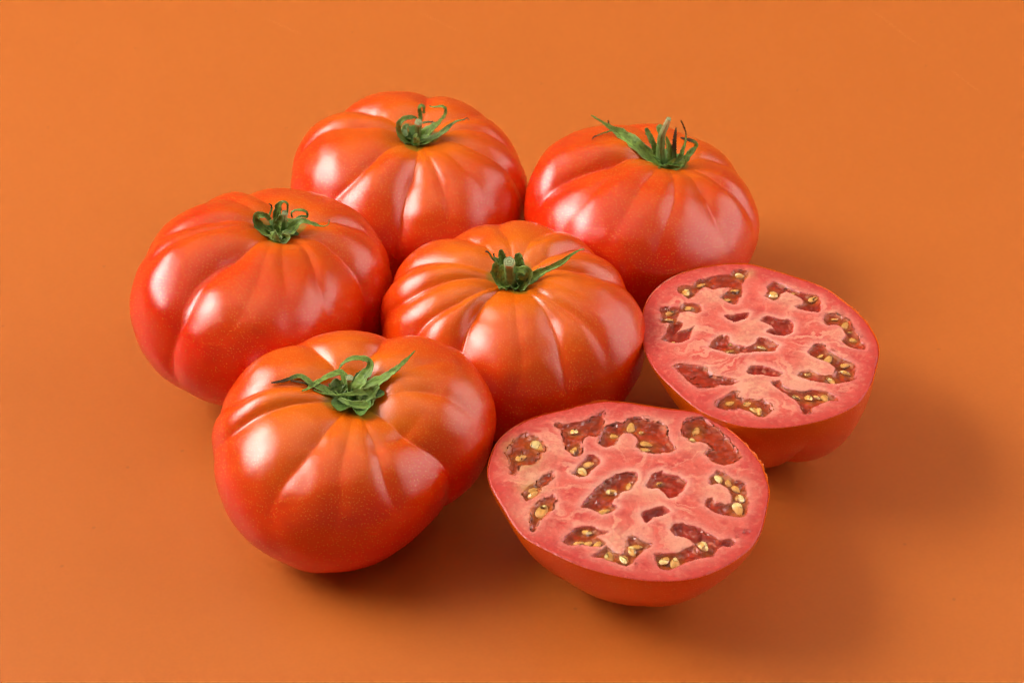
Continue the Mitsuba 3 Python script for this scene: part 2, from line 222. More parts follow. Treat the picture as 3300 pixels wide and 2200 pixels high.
TOMATOES["tomato_004"] = dict(
    label="smooth-sided red tomato at the back right with long upright spiky green sepals",
    seed=5, orange=0.68, body=[0.0499, 0.07635, 0.04472, 0.69411, -0.01545, 0.23904, -0.00234, 0.01816, -0.00852, 0.02017], lean=(np.float64(0.0037), np.float64(0.00704)),
    grooves=[(-90, 0.18, 0.9, 1.5, 0), (-138, 0.2, 0.9, 1.5, 0), (-166, 1.45, 1, 1.6, 0), (-112, 0.6, 1, 1.5, 0), (-52, 0.8, 0.9, 1.35, 0), (-20, 0.35, 0.8, 1.2, 0), (21, 0.75, 0.9, 1.6, 0), (114, 0.7, 1, 1.6, 0), (165, 0.4, 1, 1.6, 0), (70, 0.5, 1, 1.6, 0)],
    base=[0.05872, 0.08373, 0.05296], hub=0.0058, cup=0.45, pale=0.55,
    stem=[(-0.76, 0.23, -1.5, 2.29), (-2.3, -1.27, 8, 1.55), (-2.31, -1.69, 12.5, 1.36), (-0.78, -2.34, 18.5, 1.07), (0.05, -3.11, 21.5, 0.98)],
    sepals=[
        ([(-2.3, -3, 0.93, 2.49), (-6.86, -1.17, 4.14, 3.31), (-11.01, 0.47, 7.45, 3.11), (-15.02, 4.12, 9.11, 2.59), (-18.67, 6.53, 10.56, 1.97), (-21.39, 6.83, 12.16, 1.08), (-24.73, 7.26, 14.4, 0.58), (-27.43, 7.76, 16, 0.37), (-28.57, 8.08, 16.64, 0.21)], (1.15, 1.05), 0.93, 0, 0.35),
        ([(-20.29, 7.35, 10.56, 0.54), (-22.77, 6.81, 9.92, 0.33), (-25.72, 5.03, 9.76, 0.27), (-27.65, 3.15, 9.91, 0.27), (-28.12, 1.2, 9.98, 0.21)], (0.7, 0.9), 0.5, 0, 0.2),
        ([(-21.16, 7.18, 11.84, 0.46), (-21.7, 7.43, 13.12, 0.27), (-22.14, 7.94, 14.72, 0.27)], (0.6, 0.8), 0.4, 0, 0.2),
        ([(-2.62, -0.93, 1.6, 1.45), (-4.38, 0.63, 6.4, 1.49), (-5.94, 1.11, 9.92, 1.45), (-7.45, 1.84, 12.8, 1.28), (-8.11, 2.13, 14.4, 0.72)], (1.0, 0.9), 1.2, 0, 0.4),
        ([(-1.22, -0.47, 8, 0.83), (-2.09, 1.6, 12, 1.24), (-2.95, 2.48, 14.08, 1.14), (-1.92, 3.27, 15.04, 0.83)], (0.8, 0.8), 1.2, 15, 0.3),
        ([(1.97, -0.66, 0.96, 1.77), (1.43, 0.38, 5.12, 1.56), (0.63, 1.41, 8.32, 1.04), (-0.15, 2.3, 10.88, 0.21)], (1.5, 1.5), 1.2, 0, 0.3),
        ([(3.41, -0.66, 0.96, 0.94), (2.93, 0.37, 6.08, 1), (3.21, 1.9, 10.88, 0.75), (3.48, 2.92, 13.12, 0.46), (3.58, 3.5, 14.08, 0.17)], (0.55, 0.6), 0.25, 0, 0.3),
        ([(4.39, -1.99, 0.32, 1.77), (5.56, -1.07, 2.88, 1.56), (6.69, 0.09, 6.72, 1.08), (7.39, 1.1, 10.4, 0.5), (7.22, 1.84, 12.8, 0.33), (6.2, 2.3, 15.36, 0.31), (5.18, 2.49, 17.6, 0.25)], (0.9, 0.9), 0.55, 35, 0.4),
        ([(5.42, -1.99, 0.32, 1.45), (7.67, -0.54, 2.56, 1.56), (9.9, 0.78, 5.12, 1.29), (11.55, 1.02, 7.36, 0.83), (10.76, 1.13, 8.96, 0.83), (8.48, 1.45, 9.6, 0.83), (5.41, 1.98, 10.24, 0.33)], (1.4, 1.3), 0.6, 0, 0.3),
        ([(-3.36, -11.1, 4.86, 0.82), (-0.29, -3.59, 1.28, 0.95), (2.14, -3.07, 2.88, 0.87), (3.33, -2.81, 4.16, 0.5)], (1.3, 1.2), 1.2, -30, 0.3),
        ([(0.59, -3.34, 0.41, 1.87), (3.43, -3.59, 0.8, 1.87), (5.86, -3.2, 2.24, 1.24), (6.84, -2.94, 3.52, 0.62)], (1.1, 1.1), 1.2, 0, 0.3),
    ])
HALVES = {}
HALVES["tomato_half"] = dict(
    label="nearer cut tomato half at the front right, its seedy face up",
    origin=[0.03859, -0.08738, 0.0372], ex=[0.99995, -0.0, 0.01], ey=[-0.0002, 0.9998, 0.01999], ez=[-0.01, -0.02, 0.99975],
    height=37.0, fullness=1.65, full_amp=0.0, full_az=0, orange=0.32, seed=3,
    grooves=[(-140, 0.3, 1.0), (-40, 0.35, 1.0), (-85, 0.2, 1.0)],
    outline=[(-46.78, 5.51), (-46.47, 9.59), (-45.18, 16.47), (-43.86, 21.35), (-40.7, 26.27), (-36.13, 31.23), (-29.2, 35.49), (-22.25, 37.59), (-16.65, 40.09), (-11.49, 42.24), (-6.82, 42.85), (-1.74, 42.12), (3.3, 40.95), (10.14, 39.02), (16.97, 37.47), (23.39, 36.88), (25.54, 34.81), (29.8, 30.77), (34.36, 25.35), (37.48, 19.66), (40.48, 13.36), (41.9, 9.56), (42.5, 4.46), (42.92, -0.25), (43.24, -3.58), (42.05, -8.84), (40.53, -15.31), (38.76, -22.3), (36.57, -27.3), (32.23, -32.83), (28.11, -36.46), (22.3, -40.64), (16.25, -43.28), (9.51, -44.23), (2.44, -44.03), (-3.76, -42.77), (-11.19, -40.29), (-16.99, -37.8), (-21.97, -34.7), (-27.82, -30.33), (-31.2, -27.8), (-35.02, -24.63), (-38.44, -18.26), (-41.48, -10.49), (-43.7, -5.23), (-45.71, 0.11)],
    pale=[(-1.83, -0.4, 5, 0.7), (5.44, -4.47, 5, 0.6), (-7.27, -26.19, 6, 0.7), (-3.09, 21.56, 5, 0.5), (25.26, -3.37, 5, 0.5), (14.9, -26.44, 5, 0.5), (20.73, 19.17, 5, 0.5), (-24.45, 17.61, 6, 0.5), (-30.89, 3.97, 6, 0.6), (-34.97, -14.45, 7, 0.4), (33.27, -2.14, 6, 0.4)],
    green=[(-34.84, 12.19, 5, 0.75), (-32.7, -1.38, 4, 0.6), (-37.52, 19.17, 5, 0.5)],
    cavities=[
        dict(poly=[(-24.21, 31.08), (-20.56, 30.68), (-15.02, 32.05), (-10.81, 34.53), (-8.2, 36.69), (-8.35, 32.69), (-9.23, 27.31), (-11.14, 24.49), (-13.39, 25.22), (-15.71, 23.83), (-16.07, 18.91), (-16.61, 15.43), (-18.66, 14.42), (-20.39, 17.56), (-21.41, 22.49), (-21.78, 26.75), (-23.34, 28.92)], depth=1.61, gel=0.12, tone=0.55),
        dict(poly=[(-10.13, 20.94), (-9.3, 25.17), (-7.32, 29.44), (-4.07, 30.83), (-1.32, 30.8), (0.65, 33.67), (4.3, 33.26), (7.41, 31.41), (11.05, 31.01), (12.19, 27.05), (12.79, 22.07), (14.78, 17.84), (12.89, 16.47), (7.91, 15.83), (3.9, 16.58), (2.2, 18.69), (2.86, 22.9), (0.77, 26.47), (-1.51, 26.5), (-3.91, 23.69), (-5.41, 20.18), (-8.16, 19.16)], depth=1.74, gel=0.12, tone=0.45),
        dict(poly=[(17.7, 27.69), (18.9, 31.99), (21.76, 33.4), (25.37, 32.63), (28.69, 28.28), (31.46, 23.26), (33.75, 18.31), (35.11, 13.43), (33.08, 10.7), (29.84, 9.37), (26.44, 11.46), (24.02, 14.94), (25.08, 17.02), (27.72, 16.29), (25.35, 20.51), (22.69, 21.25), (20.01, 21.63), (17.91, 24.13)], depth=1.12, gel=0.05, tone=0.5),
        dict(poly=[(-39.33, 19.19), (-36.6, 24.09), (-33.86, 26.19), (-30.7, 24.02), (-28.03, 19.05), (-28.06, 16.96), (-29.86, 16.98), (-29.9, 13.51), (-32.17, 10.1), (-36.19, 10.15), (-37.54, 6.07), (-39.32, 5.42), (-38.87, 12.24), (-40.22, 15.71)], depth=0.99, gel=0.05, tone=0.75),
        dict(poly=[(-30.02, 2.61), (-28.21, 5.29), (-25.53, 6.61), (-25.57, 3.9), (-27.83, 0.57), (-30.06, -1.41), (-30.53, -4.06), (-32.3, -6.02), (-34.06, -6.65), (-34.92, -4.01), (-33.58, -0.7), (-30.92, 0.61)], depth=1.6, gel=0.07, tone=0.7),
        dict(poly=[(-31.9, -10.6), (-29.69, -7.36), (-25.7, -4.44), (-25.1, -7.41), (-26.25, -11.32), (-28.46, -13.88), (-31.1, -17.71), (-32, -21.51), (-32.61, -17.69), (-32.36, -13.84)], depth=1.6, gel=0.1, tone=0.55),
        dict(poly=[(-19.32, 5.86), (-17.46, 8.9), (-15.14, 11.96), (-14.16, 14.71), (-11.92, 14.68), (-10.42, 12.59), (-11.18, 9.85), (-13.5, 7.15), (-14.9, 4.79), (-17.13, 4.48)], depth=1.86, gel=0.34, tone=0.15),
        dict(poly=[(-16.65, -10.12), (-14.81, -6.87), (-12.01, -1.62), (-8.34, 2.36), (-5.13, 5.02), (-1.52, 6.33), (1.13, 5.96), (1.46, 3.59), (0.41, 0.24), (-1.45, -1.74), (-3.71, -3.04), (-6.47, -6.31), (-7.45, -8.92), (-5.76, -10.25), (-7.58, -12.18), (-10.66, -13.44), (-12.77, -11.47)], depth=1.98, gel=0.24, tone=0.35),
        dict(poly=[(4.3, -1.14), (5.15, 2.2), (6.4, 4.88), (9.39, 6.74), (10.83, 4.83), (14.34, 4.11), (16.81, 1.39), (15.66, -2.6), (13.29, -5.22), (10.62, -5.85), (9.91, -3.2), (7.83, -1.18), (6.05, -1.49)], depth=1.98, gel=0.29, tone=0.15),
        dict(poly=[(2.17, -12.61), (4.14, -12.31), (6.84, -10.72), (9.03, -10.42), (10.87, -12.39), (8.39, -13.98), (5.74, -14.91), (3.2, -17.77), (2.27, -14.87)], depth=2.89, gel=0.77, tone=0.0),
        dict(poly=[(24.26, 0.63), (24.91, 3.31), (26.95, 6.67), (29.5, 5.29), (31.92, 2.56), (35.72, 0.5), (35.73, -4.16), (35.74, -8.76), (34.27, -15.23), (31.65, -15.53), (28.71, -14.53), (24.53, -12.54), (22.35, -9.92), (22.77, -7.3), (24.59, -6.34), (25.72, -8.65), (28.71, -9.34), (30.51, -8.7), (30.85, -4.76), (29.82, -1.43), (27.4, 1.27), (25.09, -0.04)], depth=1.74, gel=0.29, tone=0.25),
        dict(poly=[(-22.85, -26.02), (-21.74, -23.84), (-19.07, -20.07), (-16.47, -19.47), (-13.89, -19.49), (-11.36, -21.11), (-8.61, -22.09), (-10.56, -22.7), (-13.17, -23.62), (-10.66, -25.53), (-9.43, -26.8), (-11.62, -28.33), (-14.16, -27.99), (-16.68, -26.72), (-19.69, -27.62), (-21.81, -27.28)], depth=1.74, gel=0.29, tone=0.25),
        dict(poly=[(-14.32, -32.94), (-11.69, -30.5), (-9.48, -28.04), (-7.45, -30.55), (-4.98, -32.43), (-3.15, -29.36), (-2.68, -23.73), (-0.32, -23.76), (1.72, -25.67), (4.16, -27.88), (1.49, -30.03), (-0.33, -32.48), (-1.74, -35.53), (-3.92, -37.03), (-6.8, -35.47), (-10.11, -33.6)], depth=1.86, gel=0.29, tone=0.3),
        dict(poly=[(10.59, -20.4), (12, -18.51), (15.03, -18.22), (18.77, -20.18), (22.82, -23.39), (26.01, -26.25), (29.07, -25.34), (30.24, -26.61), (28.35, -28.77), (26.3, -27.81), (24.45, -29.66), (23.03, -31.5), (19.69, -30.84), (18.17, -28.35), (17.46, -26.47), (15.07, -23.93), (11.69, -23.26)], depth=2.89, gel=0.43, tone=0.1),
        dict(poly=[(4.8, -31.61), (8.17, -31.95), (11.13, -31.99), (13.8, -30.16), (16.9, -28.33), (19.22, -31.46), (22.18, -31.49), (22.93, -32.73), (18.61, -33.91), (14.27, -35.7), (11.2, -37.5), (8.6, -38.68), (6.54, -38.05), (5.81, -36.22)], depth=1.74, gel=0.29, tone=0.2),
    ],
    flakes=[(9, 16, 0.5), (17, 22, 0.4), (2, 7, 0.4), (25, 29, 0.3), (98, 106, 0.2)],
    drops=[(5.93, 33.6, 0.9), (21.19, 25.51, 0.6), (-17.86, 28.49, 0.5), (30.86, -24.42, 0.55), (31.84, -22.98, 0.4), (-11.18, 3.26, 0.5), (8.4, -21.01, 0.25), (8.42, 1.49, 0.5), (32.92, -6.11, 0.6), (-4.42, -33.97, 0.5), (-0.93, -36.15, 0.5), (19.14, -26.8, 0.5), (-37.52, 17.42, 0.4), (-0.6, 2.27, 0.4), (3.99, 27.15, 0.4), (34.05, -22.25, 0.8)],
    seeds=[(-18.12, 27.42, 3.33, -0.41, 1), (-18.57, 18.24, 4.53, 1.19, 0.5), (-35.73, 14.27, 4.21, 0.38, 0.9), (-30.28, 20.13, 6.03, -0.84, 0.6), (-31.84, -3.71, 4.43, 0.8, 0.85), (-32.04, -1.38, 3.77, 0.49, 0.6), (-29.08, -11.28, 6.64, 1.19, 0.7), (-13.83, 10.91, 4, 0.38, 0.9), (-15.94, 7.52, 4.72, -1.09, 0.9), (-6.97, -2.34, 4.06, 0.25, 0.8), (-1.34, 0.6, 3.33, 1.41, 0.5), (-9.73, -11.5, 4.46, 0.24, 0.6), (8.42, 1.49, 2.42, 0.48, 0.9), (-4.97, 25.48, 3.23, -0.28, 0.4), (0.69, 29.7, 4.65, 1.41, 0.7), (3.99, 27.15, 1.82, -0.01, 0.5), (5.26, 21.11, 4.57, -0.28, 0.7), (4.42, 17.96, 4.51, -0.15, 0.5), (22.2, 26.93, 4.54, 1.27, 0.7), (20.48, 21.98, 3.32, -0.97, 0.3), (27.56, 3.28, 4.82, -1.42, 0.95), (30.51, 1.57, 4.04, 1.37, 0.7), (32.67, -1.47, 3.65, -0.77, 0.75), (33.58, -6.11, 4.05, -1.05, 1), (32.48, -11.01, 5.59, -1.28, 1), (-15.24, -21.38, 3.66, -0.14, 1), (-17.94, -26.08, 4, 0.36, 0.6), (-15.18, -26.42, 3.31, 0.58, 0.8), (-12.19, -26.45, 4.4, 1.16, 0.6), (-8.77, -31.77, 5.17, 1.35, 0.5), (-1.9, -29.99, 4.58, -1.09, 0.95), (-4.4, -33.66, 5.1, -1.43, 1), (-0.52, -27.83, 4.67, -0.14, 0.45), (20.32, -28.06, 4.66, -1.03, 1), (8.04, -34.1, 5.12, 1.07, 0.8), (11.13, -35.36, 5.21, 1.45, 0.7)])
HALVES["tomato_half_001"] = dict(
    label="farther cut tomato half at the right, behind the other half",
    origin=[0.08659, -0.01385, 0.0405], ex=[0.99756, -0.0, 0.06983], ey=[0.00139, 0.9998, -0.0199], ez=[-0.06982, 0.01995, 0.99736],
    height=40.0, fullness=1.6, full_amp=0.42, full_az=-50, orange=0.32, seed=5,
    grooves=[(-78, 1.1, 1.0), (-120, 0.25, 1.0), (-20, 0.3, 1.0), (30, 0.3, 1)],
    outline=[(-40.86, 16.93), (-39.81, 22.98), (-37.66, 30.79), (-33.77, 37.65), (-28.38, 43.53), (-21, 47.87), (-13.77, 49.44), (-6.59, 50.36), (-1.52, 50.19), (3.31, 47.79), (6.13, 45.62), (12.69, 41.02), (17.33, 37.76), (21.88, 34.08), (25.9, 30.48), (30.34, 22.85), (34.23, 15.41), (37.09, 8.18), (38.85, 0.35), (39.53, -6.42), (38.84, -12.13), (36.38, -20), (34.78, -26.23), (31.74, -33.02), (28.62, -38.91), (23.51, -43.02), (16.67, -46.93), (9.65, -48.92), (2.75, -50.16), (-3.99, -49.93), (-10.64, -48.58), (-16.68, -45.03), (-23.54, -39.47), (-28.53, -32.06), (-32.69, -24.61), (-36.88, -16.21), (-39.73, -7.77), (-40.88, 2.34), (-41.07, 10.89)],
    pale=[(-2.93, 8.78, 5, 0.7), (-14.86, 29.33, 6, 0.7), (12.29, 23.83, 6, 0.6), (-26.12, 17.19, 5, 0.8), (16.74, -16.5, 7, 0.7), (-5.34, -26.39, 7, 0.8), (9.34, -23.82, 5, 0.6), (-24.71, 9.25, 4, 0.6), (26.48, 0.73, 4, 0.5), (-5.95, 2.27, 4, 0.6), (-21.02, -18.53, 5, 0.5)],
    green=[(-1.23, 42.5, 3, 0.5), (26.48, 11.85, 3, 0.4)],
    cavities=[
        dict(poly=[(-26.91, 35.1), (-24.74, 37.61), (-21.28, 36.79), (-20.06, 39.87), (-16.43, 41.33), (-12.29, 42.75), (-7.21, 43.13), (-5.47, 45.74), (-0.51, 44.74), (-1.07, 41.55), (-3.64, 38.14), (-3.56, 33.57), (-4.95, 29.2), (-6.41, 23.98), (-7.88, 24.13), (-9.68, 26.1), (-11.98, 28.13), (-10.85, 29.81), (-8.16, 32.24), (-6.94, 34.83), (-10.4, 35.2), (-13.94, 34.66), (-16.85, 35.87), (-19.96, 34.38), (-21.21, 30.89), (-23.31, 29.3), (-25.1, 32.19)], depth=1.61, gel=0.19, tone=0.45),
        dict(poly=[(4.91, 33.59), (7.75, 36.94), (10.12, 35.78), (12.78, 32.76), (16.35, 29.23), (20.54, 26.99), (22.81, 25.42), (22.76, 20.98), (21.63, 15.82), (19.28, 16.5), (15.58, 18.19), (13.31, 19.74), (16.41, 21.19), (17.64, 23.28), (15.12, 27.11), (12, 30.13), (9.36, 28.61), (8.49, 25.12), (6.49, 24.88), (4.03, 27.36), (5.53, 29.91)], depth=1.74, gel=0.29, tone=0.15),
        dict(poly=[(22.54, 11.38), (24.36, 14.23), (27.77, 14.32), (31.03, 9.66), (31.77, 4.44), (33.09, 0.08), (34.27, -5.07), (34.28, -8.39), (31.13, -7.25), (28.54, -5.34), (27.57, -1.9), (29.79, 0.4), (28.56, 5.62), (26.41, 7.55), (24.03, 7.79)], depth=1.49, gel=0.19, tone=0.5),
        dict(poly=[(-33.56, 24.11), (-30.56, 24.69), (-26.69, 23.4), (-25.03, 25.9), (-22.09, 25.6), (-19.7, 24.46), (-19.23, 20.87), (-21.03, 19.74), (-24.36, 21.4), (-26.86, 20.77), (-28.01, 18.25), (-28.72, 14.83), (-31.21, 14.22), (-34.34, 14.97), (-33.58, 19.7)], depth=1.74, gel=0.34, tone=0.2),
        dict(poly=[(-31.02, 13.33), (-27.75, 14.74), (-26.11, 13.7), (-27.55, 10.39), (-29.17, 7.98), (-25.71, 8.92), (-22.6, 11.62), (-23.87, 7.45), (-25.07, 4.16), (-27.61, 2.3), (-31.47, 2.26), (-34.46, 4.67), (-32.06, 8.27)], depth=2.38, gel=0.34, tone=0.1),
        dict(poly=[(-11.23, 16.55), (-7.52, 17.04), (-3.04, 17.9), (-3.81, 14.92), (-5.86, 13.82), (-8.39, 12.78), (-10.17, 14.7)], depth=2.55, gel=0.62, tone=0.0),
        dict(poly=[(1.09, 12.69), (3.04, 15.1), (6.76, 13.41), (10.95, 11.69), (11.62, 9.04), (10.86, 4.41), (8.02, 2.57), (5.21, 3.27), (2.09, 5.71), (5.13, 7.12), (4.92, 9.71), (2.6, 10.81)], depth=2.55, gel=0.43, tone=0.1),
        dict(poly=[(-18.28, -1.56), (-16.52, 2.47), (-13.44, 4.71), (-11.12, 3.63), (-11.34, 1.11), (-8.23, -1.71), (-5.07, -3.7), (-1.99, -1.49), (-1.19, 1.79), (1.62, 1.09), (5.02, -3.02), (3.73, -6.22), (-0.98, -5.76), (-5.77, -6.12), (-10.56, -6.48), (-13.73, -4.51), (-16.51, -3.41)], depth=1.74, gel=0.24, tone=0.25),
        dict(poly=[(-6.76, -16.67), (-5.13, -14.39), (-1.39, -14.75), (2.13, -17.12), (5.16, -19.42), (4.07, -20.92), (1.29, -20.66), (-1.37, -19.2), (-4.19, -19.33), (-6.44, -18.31)], depth=2.04, gel=0.43, tone=0.05),
        dict(poly=[(15.15, -8.17), (17.28, -4.23), (20.25, -3.27), (21.67, -7.15), (24.88, -11.59), (27.46, -13.47), (29.8, -16.95), (28.69, -21.67), (29.18, -24.91), (26.22, -26.21), (21.04, -26.91), (16.14, -25.26), (12.66, -23.34), (10.07, -21.5), (11.73, -19.25), (15.02, -19.16), (17.45, -22.2), (21.59, -22.59), (23.84, -19.6), (22.04, -15.39), (18.63, -12.61), (16.12, -9.91)], depth=1.74, gel=0.24, tone=0.3),
        dict(poly=[(-30.94, -11.91), (-28.05, -11.37), (-24.32, -12.14), (-20.65, -13.71), (-18.96, -16.31), (-17.35, -19.68), (-12.77, -20.92), (-9.9, -22.79), (-12.12, -24.17), (-15.82, -23.82), (-19.68, -25.44), (-23.88, -25.44), (-26.03, -22.85), (-27.67, -19.5), (-28.85, -16.17)], depth=1.18, gel=0.14, tone=0.3),
        dict(poly=[(0.69, -24.19), (3.35, -23.25), (4.4, -26.52), (6.89, -29.12), (10.42, -30.63), (14.16, -30.19), (18.62, -31.4), (21.05, -33.96), (21.66, -36.34), (18.95, -36.09), (15.54, -37.7), (12.56, -39.73), (11.75, -42.7), (9.5, -42.5), (9.03, -38.63), (7.65, -34.65), (5.26, -31.32), (2.39, -27.91)], depth=1.74, gel=0.29, tone=0.3),
        dict(poly=[(-19.08, -35.27), (-17.45, -32.31), (-13.52, -29.56), (-10.66, -28.65), (-11.89, -32.05), (-9.21, -33.08), (-4.72, -34.28), (-2.78, -33.29), (-0.85, -36.95), (-0.71, -40.03), (-2.83, -42.89), (-5.57, -43.01), (-7.58, -40.17), (-11.46, -37.51), (-15.16, -37.94), (-17.86, -37.3)], depth=1.24, gel=0.12, tone=0.5),
    ],
    flakes=[(20, 28, 0.2), (9, 14, 0.2)],
    drops=[(-10.73, -0.21, 0.45), (-7.76, -1.76, 0.35), (-30.96, -12.31, 0.5), (12.1, 11.14, 0.4), (34.38, -0.89, 0.6), (33.85, 0.42, 0.45), (34.22, -7.14, 0.4), (23.54, -7.33, 0.6), (24.14, -8.22, 0.5), (-5.2, -39.24, 0.5), (11.76, -42.55, 0.5), (9.22, -39.03, 0.4), (-26.39, 24.08, 0.4), (-31.6, 23.91, 0.35), (23.84, -19.6, 0.4), (29.15, 13.75, 0.8), (13.97, -20.1, 0.4), (-19.11, 25.74, 0.4)],
    seeds=[(-3.72, 42.76, 3.8, -0.27, 1), (-6.35, 32.95, 3.89, 0.48, 1), (-9.57, 27.43, 3.02, 0.48, 1), (-18.16, 38.3, 3.72, 0.35, 0.7), (-23.99, 33.89, 5.41, -1.21, 0.7), (-23.47, 23.52, 3.74, -0.26, 0.95), (-30.5, 21.58, 3.52, 0.21, 0.7), (-31.02, 17.25, 3.48, -0.25, 0.8), (6.95, 29.31, 5.55, -1.01, 0.8), (20.76, 24.74, 4.16, 0.47, 0.95), (14.15, 29.46, 1.47, -0.1, 0.7), (26.66, 11.4, 2.64, -0.1, 1), (30.03, 7.61, 4.31, 1.13, 0.7), (31.45, -1.44, 3.11, -0.68, 0.6), (30.89, 3.26, 1.67, -0.1, 0.4), (-11.29, -3.92, 3.42, 0.47, 0.6), (-0.22, -2.92, 3.89, -0.78, 0.8), (-10.73, -0.21, 1.2, -0.1, 0.9), (19.21, -9.8, 3.17, 1, 0.7), (21.52, -12.08, 4.71, 0.93, 0.7), (26.62, -16.24, 3.77, 0.33, 0.8), (26.27, -20.64, 4.12, -0.53, 1), (20.88, -24.52, 4.66, -1.24, 0.9), (13.49, -20.22, 2.6, 0.46, 0.7), (8.33, -32.77, 3.56, -0.88, 0.95), (12.38, -33.54, 3.92, -1.07, 1), (15.15, -33.41, 3.28, -0.88, 0.85), (17.65, -33.64, 4.21, -1.37, 0.5), (-8.25, -35.11, 3.27, 0.46, 0.8), (-13.89, -33.81, 3.53, 0.46, 0.6), (-6.3, -38.75, 4.54, -1.33, 0.8), (-5.02, -39.64, 4.17, -1.34, 0.95), (-30.4, 3.85, 1.46, -0.1, 0.4)])


def tomato_shape(d, nt=190, nphi=560):
    """Vertices (nt, nphi, 3), and per vertex the groove depth, of one ribbed tomato. t runs from the stem to the blossom end."""
    cx, cy, R, kh, tx, ty, a2, b2, a3, b3 = d["body"]
    t = (np.linspace(0, 1, nt) ** 1.0 * np.pi)[:, None]
    t[0], t[-1] = 1e-3, np.pi - 1e-3
    ph = np.linspace(0, 2 * np.pi, nphi, endpoint=False)[None]
    e = 2 / 2.25
    m = 1 + a2 * np.cos(2 * ph) + b2 * np.sin(2 * ph) + a3 * np.cos(3 * ph) + b3 * np.sin(3 * ph)
    top = smooth01(2.2, 0.0, t)
    rho = np.sin(t) ** e * R * m
    z = np.sign(np.cos(t)) * np.abs(np.cos(t)) ** e * R * kh + 0 * ph
    # dimples at the stem and the blossom end
    z = z - d.get("dimple", 0.0085) * np.exp(-(rho / d.get("dimple_w", 0.0130)) ** 2) * (t < 1.5) + 0.003 * np.exp(-(rho / 0.012) ** 2) * (t > 1.6)
    v = np.stack([rho * np.cos(ph), rho * np.sin(ph), z], -1)
    # normals of the smooth body
    dt = np.gradient(v, axis=0)
    dp = (np.roll(v, -1, 1) - np.roll(v, 1, 1))
    n = np.cross(dt, dp)
    n /= np.linalg.norm(n, axis=-1, keepdims=True) + 1e-12
    def along(reach):
        return smooth01(0.0, 0.55, t) * (1 - smooth01(reach * 0.50, reach * 1.2, t)) + 0.15 * smooth01(reach * 0.5, reach, t) * (1 - smooth01(2.5, 3.1, t))
    wander = lambda k: 0.05 * np.sin(t * 2.7 + 2.0 * k) + 0.025 * np.sin(t * 6.1 + 3.3 * k + d["seed"])
    deep = sorted(g for g in d["grooves"] if g[1] >= 0.4)
    depth = np.zeros(rho.shape)
    for k, g in enumerate(deep):                               # the lobe between this furrow and the next
        h = deep[(k + 1) % len(deep)]
        a0 = math.radians(g[0]) + g[4] * (t - 0.6) + wander(k)
        a1 = math.radians(h[0]) + h[4] * (t - 0.6) + wander((k + 1) % len(deep))
        span = (a1 - a0) % (2 * np.pi)
        x = ((ph - a0) % (2 * np.pi)) / span
        def cut(y, sharp):
            c = np.clip(1 - y, 0, 1)
            crisp = 0.45 * (1 - np.sqrt(1 - 0.97 * c ** 2)) / 0.827 + 0.55 * c ** 2.2
            return sharp * crisp + (1 - sharp) * (0.5 - 0.5 * np.cos(np.pi * c)) ** 1.15
        sh = lambda q: min(max((q[1] - 0.30) / 0.5, 0.0), 1.0) * 0.82
        depth = np.where(x < 1, g[1] * along(g[3]) * cut(x, sh(g)) + h[1] * along(h[3]) * cut(1 - x, sh(h)), depth)
    for k, (az, dp_, w, reach, lean) in enumerate(d["grooves"]):
        if dp_ < 0.4:                                          # shallow dents within a lobe
            a = (ph - math.radians(az) - lean * (t - 0.6) - wander(k) + np.pi) % (2 * np.pi) - np.pi
            depth = depth + dp_ * along(reach) * (0.7 * np.exp(-(np.abs(a) / (0.16 * w)) ** 1.7) + 0.3 * np.exp(-np.abs(a) / (0.05 * w)))
    depth = ndimage.gaussian_filter1d(depth, nphi / 560 * 1.8, axis=1, mode="wrap")
    puff = smooth01(0.0, 0.95, t) * smooth01(2.5, 1.2, t)
    soft = 1.35
    depth = np.where(depth < soft, depth, soft + (depth - soft) * 0.35)
    lump = meshkit.fbm(v * 38 + d["seed"] * 7.7, 3, d["seed"]) - 0.5
    v = v - n * (depth * d.get("groove", 0.0064) - lump * 0.0034 - d.get("puff", 0.0028) * puff)[..., None]
    # lean the stem end
    ox, oy = d.get("lean", (0, 0))
    v = v + top[..., None] ** 2 * np.array([ox, oy, 0])
    v = v @ turn(tx, ty).T
    v = v - [0, 0, v[..., 2].min()] + [cx, cy, -0.0003]
    return v, depth, t, ph


TOMATO = {}


def build_tomato(key, d):
    v, depth, t, ph = tomato_shape(d)
    nt, nphi = depth.shape
    TOMATO[key] = v
    noise = meshkit.fbm(v * 55 + 3.1 * d["seed"], 3, 5 + d["seed"])
    ripe = d["orange"] * (smooth01(1.65, 0.40, t) * 0.85 + 0.08) * (0.45 + 1.1 * noise) * (1 - 0.35 * np.clip(depth, 0, 1))
    ripe = ripe + 0.35 * d["orange"] * smooth01(0.55, 0.15, t)
    dots = 0.30 + 0.55 * smooth01(1.7, 0.5, t) + 0.3 * (noise - 0.5)
    ring = smooth01(d.get("ring", 0.15), 0.08, t + 0.04 * np.sin(ph * 3 + d["seed"]))
    dots = np.clip(dots, 0, 1) * (1 - ring) + ring * 2.0
    scene[key + "__fruit"] = mikit.ply((v.reshape(-1, 3), grid_faces(nt, nphi)), "tomato_skin", True, uv=np.stack([np.clip(ripe, 0, 1).ravel(), (dots + 0 * depth).ravel()], 1))


def catmull(p, n):
    """A smooth curve through the rows of p, sampled n times."""
    p = np.asarray(p, float)
    s = np.concatenate([[0], np.cumsum(np.linalg.norm(np.diff(p[:, :3], axis=0), axis=1) + 1e-9)])
    from scipy.interpolate import PchipInterpolator
    return PchipInterpolator(s, p, axis=0)(np.linspace(0, s[-1], n)), np.linspace(0, 1, n)


